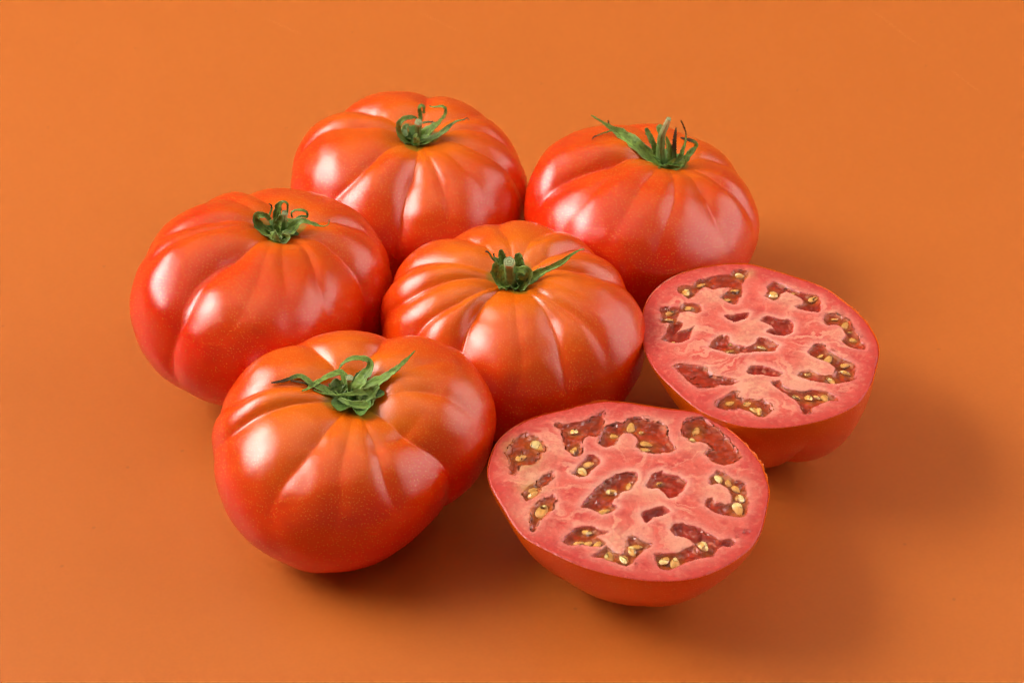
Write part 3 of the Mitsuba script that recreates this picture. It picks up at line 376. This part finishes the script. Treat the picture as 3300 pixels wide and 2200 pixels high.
def ribbon(pts, seed, tone, tip, roll=0.0, cup=0.35, n=44, m=9, thick=0.00032):
    """A sepal: a cupped, slightly ragged strip through pts (x, y, z, half width), with real thickness. Returns mesh and vertex colours."""
    rs = np.random.default_rng(seed)
    c, s = catmull(pts, n)
    w, c = np.maximum(c[:, 3] * 0.86, 0.00010), c[:, :3]
    for k in range(2):
        c[1:-1] = 0.25 * c[:-2] + 0.5 * c[1:-1] + 0.25 * c[2:]
    tg = np.gradient(c, axis=0)
    tg /= np.linalg.norm(tg, axis=1, keepdims=True) + 1e-12
    hint = np.array([0.0, -0.55, 0.83])
    side = []
    for i in range(n):
        x = np.cross(tg[i], hint)
        if i and x @ side[-1] < 0:
            x = -x
        x = x / (np.linalg.norm(x) + 1e-9)
        if i:
            x = 0.55 * side[-1] + 0.45 * x
        x = x - tg[i] * (x @ tg[i])
        side.append(x / (np.linalg.norm(x) + 1e-12))
    side = np.array(side)
    nor = np.cross(side, tg)
    ang = np.radians(roll) + 0.25 * np.sin(s * 5 + seed)
    side, nor = side * np.cos(ang)[:, None] + nor * np.sin(ang)[:, None], nor * np.cos(ang)[:, None] - side * np.sin(ang)[:, None]
    if nor[n // 3] @ hint < 0:
        nor = -nor
    u = np.linspace(-1, 1, m)
    rag = 1 + 0.34 * (meshkit.noise(np.stack([s * 22, s * 0 + seed, s * 0], 1), 3) - 0.5)[:, None] * np.abs(u)
    bend = cup * (u ** 2)[None] * w[:, None] + 0.05 * w[:, None] * np.cos(u * 9)[None] + 0.10 * w[:, None] * np.sin(s * 26 + seed)[:, None] * np.abs(u)[None] ** 2
    bend = bend + 0.16 * w[:, None] * (meshkit.noise(np.stack([(s[:, None] * 14 + 0 * u).ravel(), (u * 1.6 + 0 * s[:, None]).ravel(), 0 * (u + s[:, None]).ravel() + seed], 1), 4).reshape(n, m) - 0.5)
    mid = c[:, None] + side[:, None] * (u * w[:, None] * rag)[..., None] + nor[:, None] * bend[..., None]
    th = np.minimum(thick, w * 0.9)[:, None] * (1 - 0.8 * np.abs(u) ** 3)[None] + 0.00004
    a, b = mid + nor[:, None] * th[..., None] / 2, mid - nor[:, None] * th[..., None] / 2
    ring = np.concatenate([a, b[:, ::-1]], 1)
    v = ring.reshape(-1, 3)
    k = 2 * m
    f = grid_faces(n, k)
    caps = []
    for base in (0, (n - 1) * k):
        caps += [[base, base + j, base + j + 1] for j in range(1, k - 1)]
    uu = np.concatenate([u, u[::-1]])[None] + 0 * s[:, None]
    ss = s[:, None] + 0 * uu
    vein = 0.5 + 0.5 * np.cos(uu * 11 + 0.8 * np.sin(ss * 9)) + 0.6 * (meshkit.noise(np.stack([uu.ravel() * 5, ss.ravel() * 40, 0 * uu.ravel() + seed], 1), 2).reshape(n, k) - 0.5)
    mott = meshkit.fbm(v * 900 + seed, 3, seed).reshape(n, k)
    bright = np.array([0.280, 0.460, 0.080]) * tone[0]
    deep = np.array([0.026, 0.058, 0.010]) * tone[1]
    x = np.clip(-0.12 + 1.05 * mott + 0.30 * vein - 0.25 * np.exp(-(uu / 0.12) ** 2) * 0.5, 0, 1)[..., None]
    col = deep + (bright - deep) * x
    edge = smooth01(0.75, 1.0, np.abs(uu))[..., None]
    col = col * (1 - 0.5 * edge) + np.array([0.36, 0.46, 0.17]) * 0.5 * edge
    base = smooth01(0.25, 0.0, ss)[..., None]
    col = col * (1 - 0.45 * base) + np.array([0.22, 0.34, 0.06]) * 0.45 * base
    brown = (smooth01(tip, tip + 0.2, ss + 0.15 * (mott - 0.5)))[..., None]
    col = col * (1 - brown) + (np.array([0.075, 0.045, 0.018]) * (0.5 + mott[..., None])) * brown
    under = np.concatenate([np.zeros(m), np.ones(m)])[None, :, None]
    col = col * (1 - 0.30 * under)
    return (v, np.vstack([f, np.array(caps)])), np.clip(col.reshape(-1, 3), 0, 1)


def build_calyx(key, d):
    origin = np.array(d["base"])
    # hub: a small cupped plate that the sepals grow from
    n, m = 14, 48
    r = np.linspace(0, 1, n)[:, None]
    a = np.linspace(0, 2 * np.pi, m, endpoint=False)[None]
    rad = d["hub"] * (1 + 0.22 * np.sin(5 * a + d["seed"]) * r + 0.10 * np.sin(9 * a + 1.3 * d["seed"]) * r)
    tilt = turn(d["body"][4], d["body"][5])
    top = np.stack([rad * r * np.cos(a), rad * r * np.sin(a), d["hub"] * (d["cup"] * r ** 2.2 + 0.0 * a) + 0.0002], -1)
    low = top - np.array([0, 0, 0.0007]) * (1 - 0.6 * r[..., None])
    v = np.concatenate([top, low[::-1]]).reshape(-1, 3) @ tilt.T + origin
    f = grid_faces(2 * n, m)
    mott = meshkit.fbm(v * 700, 3, d["seed"])[:, None]
    col = np.array([0.05, 0.13, 0.025]) + (np.array([0.17, 0.30, 0.06]) - np.array([0.05, 0.13, 0.025])) * mott
    scene[key + "__calyx"] = mikit.ply((v, f), "leaf", True, color=col)
    for i, (pts, tone, tip, roll, cup) in enumerate(d["sepals"]):
        mesh, col = ribbon(np.array(pts) * 0.001 + np.append(origin, 0), 31 * d["seed"] + i, tone, tip, roll, cup)
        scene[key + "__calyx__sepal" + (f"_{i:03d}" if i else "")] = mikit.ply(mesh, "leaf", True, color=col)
    # stem stub with a cut end
    pts = np.array(d["stem"]) * 0.001 + np.append(origin, 0)
    c, s = catmull(pts, 26)
    rad, c = c[:, 3], c[:, :3]
    tg = np.gradient(c, axis=0)
    tg /= np.linalg.norm(tg, axis=1, keepdims=True)
    x = np.cross(tg, [0.3, 0.9, 0.1])
    x /= np.linalg.norm(x, axis=1, keepdims=True)
    y = np.cross(tg, x)
    a = np.linspace(0, 2 * np.pi, 28, endpoint=False)
    ridge = 1 + 0.07 * np.sin(5 * a + d["seed"])[None] + 0.10 * (meshkit.noise(np.stack([(s[:, None] * 6 + 0 * a).ravel(), (np.cos(a) * 2 + 0 * s[:, None]).ravel(), (np.sin(a) * 2 + 0 * s[:, None]).ravel()], 1), d["seed"]).reshape(26, 28) - 0.5)
    v = c[:, None] + (rad[:, None] * ridge)[..., None] * (x[:, None] * np.cos(a)[None, :, None] + y[:, None] * np.sin(a)[None, :, None])
    mott = meshkit.fbm(v.reshape(-1, 3) * 800, 3, 2)[:, None]
    col = np.array([0.06, 0.15, 0.03]) + (np.array([0.20, 0.33, 0.09]) - np.array([0.06, 0.15, 0.03])) * mott
    fade = smooth01(d["pale"], 1.02, np.repeat(s, 28))[:, None]
    col = col * (1 - fade) + np.array([0.55, 0.60, 0.30]) * (0.7 + 0.5 * mott) * fade
    scene[key + "__stem"] = mikit.ply((v.reshape(-1, 3), grid_faces(26, 28)), "leaf", True, color=col)
    rr = np.linspace(0, 1, 9)[:, None]
    end = c[-1] + (v[-1] - c[-1])[None] * rr[..., None] + tg[-1] * (d.get("end", 0.0002) * np.cos(rr * np.pi * 0.5))[..., None] * np.ones((1, 28, 1))
    ringc = np.where(np.abs(rr - 0.72) < 0.09, 0.45, 1.0) * (0.8 + 0.3 * np.cos(rr * 9))
    col = (np.array(d.get("end_color", (0.42, 0.52, 0.24)))[None, None] * ringc[..., None] * np.ones((1, 28, 1))).reshape(-1, 3)
    scene[key + "__stem__cut_end"] = mikit.ply((end.reshape(-1, 3), grid_faces(9, 28)[:, ::-1]), "leaf", True, color=np.clip(col, 0, 1))


for key, d in TOMATOES.items():
    build_tomato(key, d)
    build_calyx(key, d)
    labels[key] = {"label": d["label"], "category": "tomato", "group": "whole ribbed red tomatoes"}

# ------------------------------------------------------------------ halved tomatoes
def closed_curve(p, n):
    """The star-shaped outline p as a radius for n azimuths round its middle, lightly smoothed."""
    p = np.asarray(p, float)
    a = np.unwrap(np.arctan2(p[:, 1], p[:, 0]))
    if a[-1] < a[0]:
        p, a = p[::-1], a[::-1]
    r = np.hypot(p[:, 0], p[:, 1])
    g = np.linspace(0, 2 * np.pi, n, endpoint=False)
    rr = np.interp(g, np.concatenate([a - 2 * np.pi, a, a + 2 * np.pi]), np.concatenate([r, r, r]))
    return ndimage.gaussian_filter1d(rr, n * 0.009, mode="wrap")


def within(q, poly):
    """Which of the points q lie inside the polygon."""
    out = np.zeros(len(q), bool)
    near = np.nonzero(((q > poly.min(0)) & (q < poly.max(0))).all(1))[0]
    x, y = q[near].T
    odd = np.zeros(len(near), bool)
    for (x0, y0), (x1, y1) in zip(poly, np.roll(poly, -1, 0)):
        if y0 != y1:
            odd ^= ((y0 > y) != (y1 > y)) & (x < (x1 - x0) * (y - y0) / (y1 - y0) + x0)
    out[near] = odd
    return out


def build_half(key, d):
    o, ex, ey, ez = (np.array(d[k]) for k in ("origin", "ex", "ey", "ez"))
    nphi, nr = 1000, 230
    R = closed_curve(np.array(d["outline"]), nphi)            # millimetres
    g = np.linspace(0, 2 * np.pi, nphi, endpoint=False)

    def world(x, y, z):
        return o + 0.001 * (x[..., None] * ex + y[..., None] * ey + z[..., None] * ez)
    # raster of the cavities, 0.1 mm a cell
    step, half = 0.1, 58.0
    ax = np.arange(-half, half, step)
    gx, gy = np.meshgrid(ax, ax)
    wob = lambda s: (meshkit.fbm(np.stack([gx * 0.55, gy * 0.55, gx * 0 + s], -1), 3, d["seed"]) - 0.5) * 1.0
    q = np.stack([(gx + wob(1)).ravel(), (gy + wob(9)).ravel()], 1)
    inside, ids = np.zeros(gx.shape, bool), np.zeros(gx.shape, int)
    for i, c in enumerate(d["cavities"]):
        m = within(q, np.array(c["poly"], float)).reshape(gx.shape)
        m = ndimage.binary_dilation(m, iterations=5)
        ids[m & ~inside] = i
        inside |= m
    din = ndimage.distance_transform_edt(inside) * step
    dout, near = ndimage.distance_transform_edt(~inside, return_indices=True)
    dout = dout * step
    ids = ids[near[0], near[1]]
    deep = np.array([c["depth"] for c in d["cavities"]])[ids]
    rough = meshkit.fbm(np.stack([gx * 0.55, gy * 0.55, gx * 0], -1), 2, 4 + d["seed"])
    sink = deep * (1 - np.exp(-(din / 0.95) ** 1.4)) * (0.75 + 0.5 * rough)
    sink = ndimage.gaussian_filter(sink, 2.2)
    lip = 0.22 * np.exp(-(dout / 0.7) ** 2) * (dout > 0)
    tissue = (meshkit.fbm(np.stack([gx * 0.35, gy * 0.35, gx * 0], -1), 4, 11 + d["seed"]) - 0.5) * 0.55 + (meshkit.fbm(np.stack([gx * 2.2, gy * 2.2, gx * 0], -1), 2, 3) - 0.5) * 0.16
    level = -sink - lip * 0.6 + tissue
    look = lambda f, x, y: ndimage.map_coordinates(f, [(y + half) / step, (x + half) / step], order=1, mode="nearest")

    # ---- cut face
    rr = np.linspace(0, 1, nr)[:, None]
    rad = R[None] * rr * 0.9945
    x, y = rad * np.cos(g), rad * np.sin(g)
    rim = R[None] - rad                                        # how far in from the skin
    z = look(level, x, y) - 0.45 * np.exp(-(rim / 0.55) ** 2)
    v = world(x, y, z)
    s_in, s_out = look(din, x, y), look(dout, x, y)
    p = np.stack([x, y, 0 * x], -1)
    n1, n2, n3 = meshkit.fbm(p * 0.22, 4, 21 + d["seed"]), meshkit.fbm(p * 0.9, 3, 5), meshkit.fbm(p * 3.1, 2, 6)
    ang = g[None] + 0.5 * n1
    streak = meshkit.fbm(np.stack([np.cos(ang) * 9, np.sin(ang) * 9, rad * 0.05], -1), 4, 31 + d["seed"])
    pink, rose, cream, ruby = (np.array(c) for c in ((0.70, 0.128, 0.090), (0.56, 0.054, 0.046), (0.83, 0.340, 0.225), (0.42, 0.028, 0.020)))
    col = np.broadcast_to(pink, v.shape).copy()

    def blend(c, w):
        nonlocal col
        w = np.clip(w, 0, 1)[..., None]
        col = col * (1 - w) + np.asarray(c) * w
    blend(rose, smooth01(0.45, 0.75, n1) * 0.7)
    blend(rose, smooth01(0.74, 0.95, rr + 0.12 * (n1 - 0.5)) * 0.65)
    blend(cream, smooth01(0.48, 0.66, streak) * 0.75 * smooth01(0.12, 0.35, rr) * smooth01(0.97, 0.75, rr))
    blend(cream, smooth01(0.55, 0.80, n2) * 0.25)
    blend(np.array([0.86, 0.39, 0.29]), np.exp(-(s_out / 1.7) ** 2) * (s_out > 0) * 0.9 * look(inner_side(gx, gy, d), x, y))
    for cx, cy, cr, amt in d["pale"]:
        blend((0.82, 0.42, 0.26), amt * np.exp(-((x - cx) ** 2 + (y - cy) ** 2) / cr ** 2) * (0.4 + 0.9 * n2))
    for cx, cy, cr, amt in d["green"]:
        blend((0.50, 0.36, 0.11), amt * np.exp(-((x - cx) ** 2 + (y - cy) ** 2) / cr ** 2) * (0.5 + 0.8 * n2))
    blend((0.58, 0.046, 0.026), np.exp(-(rim / 2.0) ** 2) * 0.8)
    blend((0.48, 0.035, 0.020), np.exp(-(rim / 0.5) ** 2) * 0.9)
    col = col * (0.84 + 0.14 * n3)[..., None]
    wall = smooth01(-0.1, 1.15, s_in - 0.25 * (n3 - 0.5))
    tone = np.array([c["tone"] for c in d["cavities"]])[look(ids.astype(float), x, y).round().astype(int)]
    ruby = np.array([0.33, 0.016, 0.008])[None, None] * (1 - tone[..., None]) + np.array([0.37, 0.070, 0.011])[None, None] * tone[..., None]
    sac = np.zeros(x.shape)
    for sx, sy, ln, an, bright in d["seeds"]:                  # the greenish sac round each seed
        ca, sa = math.cos(an), math.sin(an)
        u, w_ = (x - sx) * ca + (y - sy) * sa, (y - sy) * ca - (x - sx) * sa
        sac = np.maximum(sac, np.exp(-((u / (0.85 * ln)) ** 2 + (w_ / (0.60 * ln)) ** 2) ** 1.5))
    ruby = ruby * (1 - 0.75 * sac[..., None]) + np.array([0.34, 0.140, 0.012]) * 0.75 * sac[..., None]
    fibre = meshkit.fbm(np.stack([np.cos(ang) * 16, np.sin(ang) * 16, rad * 0.12], -1), 3, 61 + d["seed"])
    ruby = ruby * (0.55 + 0.9 * meshkit.fbm(p * 0.45, 2, 71))[..., None] * (0.7 + 0.6 * fibre)[..., None]
    col = col * (1 - wall[..., None]) + ruby * wall[..., None]
    scene[key + "__flesh"] = mikit.ply((v.reshape(-1, 3), grid_faces(nr, nphi)), "cut_flesh", True, color=np.clip(col.reshape(-1, 3), 0, 1))

    # ---- skin bowl under it
    nw = 90
    w = np.sin(np.linspace(0, np.pi / 2, nw))[:, None]
    fg = R[None] * (1 + 0 * w)
    ex_ = d["fullness"] + d.get("full_amp", 0) * np.cos(g - math.radians(d.get("full_az", 0)))[None]
    prof = np.maximum(1 - w ** (ex_ * 0.8), 0) ** (1 / (ex_ * 1.38))
    dep = np.zeros((nw, nphi))
    for az, dp, wd in d["grooves"]:
        a = (g - math.radians(az) + np.pi) % (2 * np.pi) - np.pi
        dep += dp * (0.7 * np.exp(-(np.abs(a) / (0.28 * wd)) ** 1.5) + 0.3 * np.exp(-np.abs(a) / (0.07 * wd)))[None] * smooth01(0.0, 0.6, w)
    rad = fg * prof * (1 - 0.10 * dep * smooth01(0, 0.7, w))
    hz = d["height"] * (1 - 0.035 * dep)
    x, y, z = rad * np.cos(g), rad * np.sin(g), -w * hz
    low = o[2] + 0.001 * (x * ex[2] + y * ey[2] + z * ez[2])
    z = z * (o[2] + 0.0003) / (o[2] - low.min())
    v = world(x, y, z)
    inner = world(R[None] * 0.9945 * np.cos(g)[None], R[None] * 0.9945 * np.sin(g)[None], (0 * R - 0.45)[None])
    lipv = world(R[None] * 0.998 * np.cos(g)[None], R[None] * 0.998 * np.sin(g)[None], (0 * R + 0.05)[None])
    v = np.concatenate([inner, lipv, v])
    noise = meshkit.fbm(v * 60 + d["seed"], 3, 9)
    uv = np.stack([np.clip(0.35 + 0.7 * (noise - 0.5) + d["orange"] - 0.25 * dep[[0, 0] + list(range(nw))].clip(0, 1), 0, 1).ravel(), (0.60 + 0 * noise).ravel()], 1)
    dz = v[..., 2].min()
    scene[key + "__skin"] = mikit.ply((v.reshape(-1, 3), grid_faces(nw + 2, nphi)), "tomato_skin", True, uv=uv)

    # ---- gel over each cavity, then the seeds
    cell = 3
    for i, c in enumerate(d["cavities"]):
        m = inside & (ids == i)
        grow = ndimage.binary_dilation(m, iterations=5)[::cell, ::cell]
        X, Y = gx[::cell, ::cell], gy[::cell, ::cell]
        wave = (meshkit.noise(np.stack([X * 0.62, Y * 0.62, X * 0 + 3.7 * i], -1), 40 + d["seed"]) - 0.5) * 1.5
        dd = din[::cell, ::cell]
        fine = meshkit.fbm(np.stack([X * 1.1, Y * 1.1, X * 0 + i], -1), 2, 50 + d["seed"]) - 0.5
        Zg = -c["gel"] + (wave * 0.80 + fine * 0.30) * smooth01(0.0, 0.9, dd) - 0.45 * (1 - np.exp(-dd / 0.5))
        for sx, sy, ln, an, bright in d["seeds"]:
            Zg = Zg + 0.55 * bright * np.exp(-((X - sx) ** 2 + (Y - sy) ** 2) / (0.36 * ln) ** 2)
        idx = -np.ones(X.shape, int)
        quad = grow[:-1, :-1] & grow[1:, :-1] & grow[:-1, 1:] & grow[1:, 1:]
        use = np.zeros(X.shape, bool)
        for a, b in ((0, 0), (1, 0), (0, 1), (1, 1)):
            use[a:a + quad.shape[0], b:b + quad.shape[1]] |= quad
        if quad.sum() < 4:
            continue
        idx[use] = np.arange(use.sum())
        V = world(X[use], Y[use], Zg[use])
        A, B, C, D = (z[quad] for z in (idx[:-1, :-1], idx[:-1, 1:], idx[1:, 1:], idx[1:, :-1]))
        F = np.vstack([np.stack([A, B, C], 1), np.stack([A, C, D], 1)])
        scene[key + "__gel" + (f"_{i:03d}" if i else "")] = mikit.ply((V, F), "gel_film", True)
    for i, (a0, a1, out) in enumerate(d["flakes"]):             # torn slivers of skin along the cut
        a = np.radians(np.linspace(a0, a1, 14))
        rim_r = np.interp(a % (2 * np.pi), np.append(g, 2 * np.pi), np.append(R, R[0]))
        u = np.linspace(0, 1, 14)
        hump = np.sin(u * np.pi) ** 0.7 * (0.75 + 0.5 * np.sin(u * 17 + i))
        rows = [world((rim_r + o_) * np.cos(a), (rim_r + o_) * np.sin(a), z_ * np.ones(14)) for o_, z_ in
                ((0.02, -0.9), (0.15 + 0.5 * out * hump, -0.25), (0.05 + out * hump, 0.30 * hump + 0.05), (0.0 + 0.6 * out * hump, 0.25 * hump), (-0.05 + 0.3 * out * hump, -0.2), (-0.1, -0.9))]
        V = np.array(rows).transpose(1, 0, 2)
        scene[key + "__skin_flake" + (f"_{i:03d}" if i else "")] = mikit.ply((V.reshape(-1, 3), grid_faces(14, 6)), "tomato_skin", True, uv=np.tile([[0.95, 1.0]], (84, 1)))
    ball = trimesh.creation.icosphere(3)
    rs = np.random.default_rng(77 + d["seed"])
    for i, (sx, sy, ln, an, bright) in enumerate(d["seeds"]):
        q = np.array(ball.vertices)
        q = q * [1, 0.62 * (1 - 0.28 * q[:, 0] * 1.0).mean(), 0.26]
        q[:, 1] *= 1 - 0.30 * q[:, 0]
        q = q * ln * 0.46
        q += 0.03 * (meshkit.noise(q * 2.5 + i, i)[:, None] - 0.5) * ball.vertices
        roll, pit = rs.uniform(-0.5, 0.5), rs.uniform(-0.25, 0.25)
        ca, sa = math.cos(an), math.sin(an)
        q = q @ turn(roll, pit).T @ np.array([[ca, sa, 0], [-sa, ca, 0], [0, 0, 1]])
        base = look(level, np.array([sx]), np.array([sy]))[0]
        z0 = max(base + 0.12, -0.95 - 0.9 * (1 - bright))
        v = world(q[:, 0] + sx, q[:, 1] + sy, q[:, 2] + z0)
        mott = meshkit.fbm(q * 1.6 + i * 3, 3, 8)[:, None]
        col = (np.array([0.52, 0.36, 0.09]) * (1 - bright) + np.array([0.88, 0.70, 0.27]) * bright) * (0.65 + 0.6 * mott)
        col = col * (0.8 + 0.2 * np.clip(1.6 - np.abs(ball.vertices[:, 1:2]) * 1.6, 0, 1)) * (1 - 0.5 * smooth01(0.5, 1.0, ball.vertices[:, :1] * -1)) + np.array([0.45, 0.20, 0.05]) * 0.5 * smooth01(0.5, 1.0, ball.vertices[:, :1] * -1)
        scene[key + "__seed" + (f"_{i:03d}" if i else "")] = mikit.ply((v, np.array(ball.faces)), "wet_seed", True, color=np.clip(col, 0, 1))
    for i, (sx, sy, r) in enumerate(d["drops"]):
        q = np.array(ball.vertices) * [r * 1.75, r * 1.4, r * 0.8]
        z0 = max(look(level, np.array([sx]), np.array([sy]))[0], -0.9)
        v = world(q[:, 0] + sx, q[:, 1] + sy, q[:, 2] + z0)
        scene[key + "__juice_drop" + (f"_{i:03d}" if i else "")] = mikit.ply((v, np.array(ball.faces)), "juice", True)
    labels[key] = {"label": d["label"], "category": "tomato half", "group": "halves of a cut tomato"}


def inner_side(gx, gy, d):
    """1 where the nearest way to the middle of the fruit leads away from a cavity: the pale placenta lies there."""
    return np.clip(1.15 - np.hypot(gx, gy) / 42.0, 0, 1)


for key, d in HALVES.items():
    build_half(key, d)
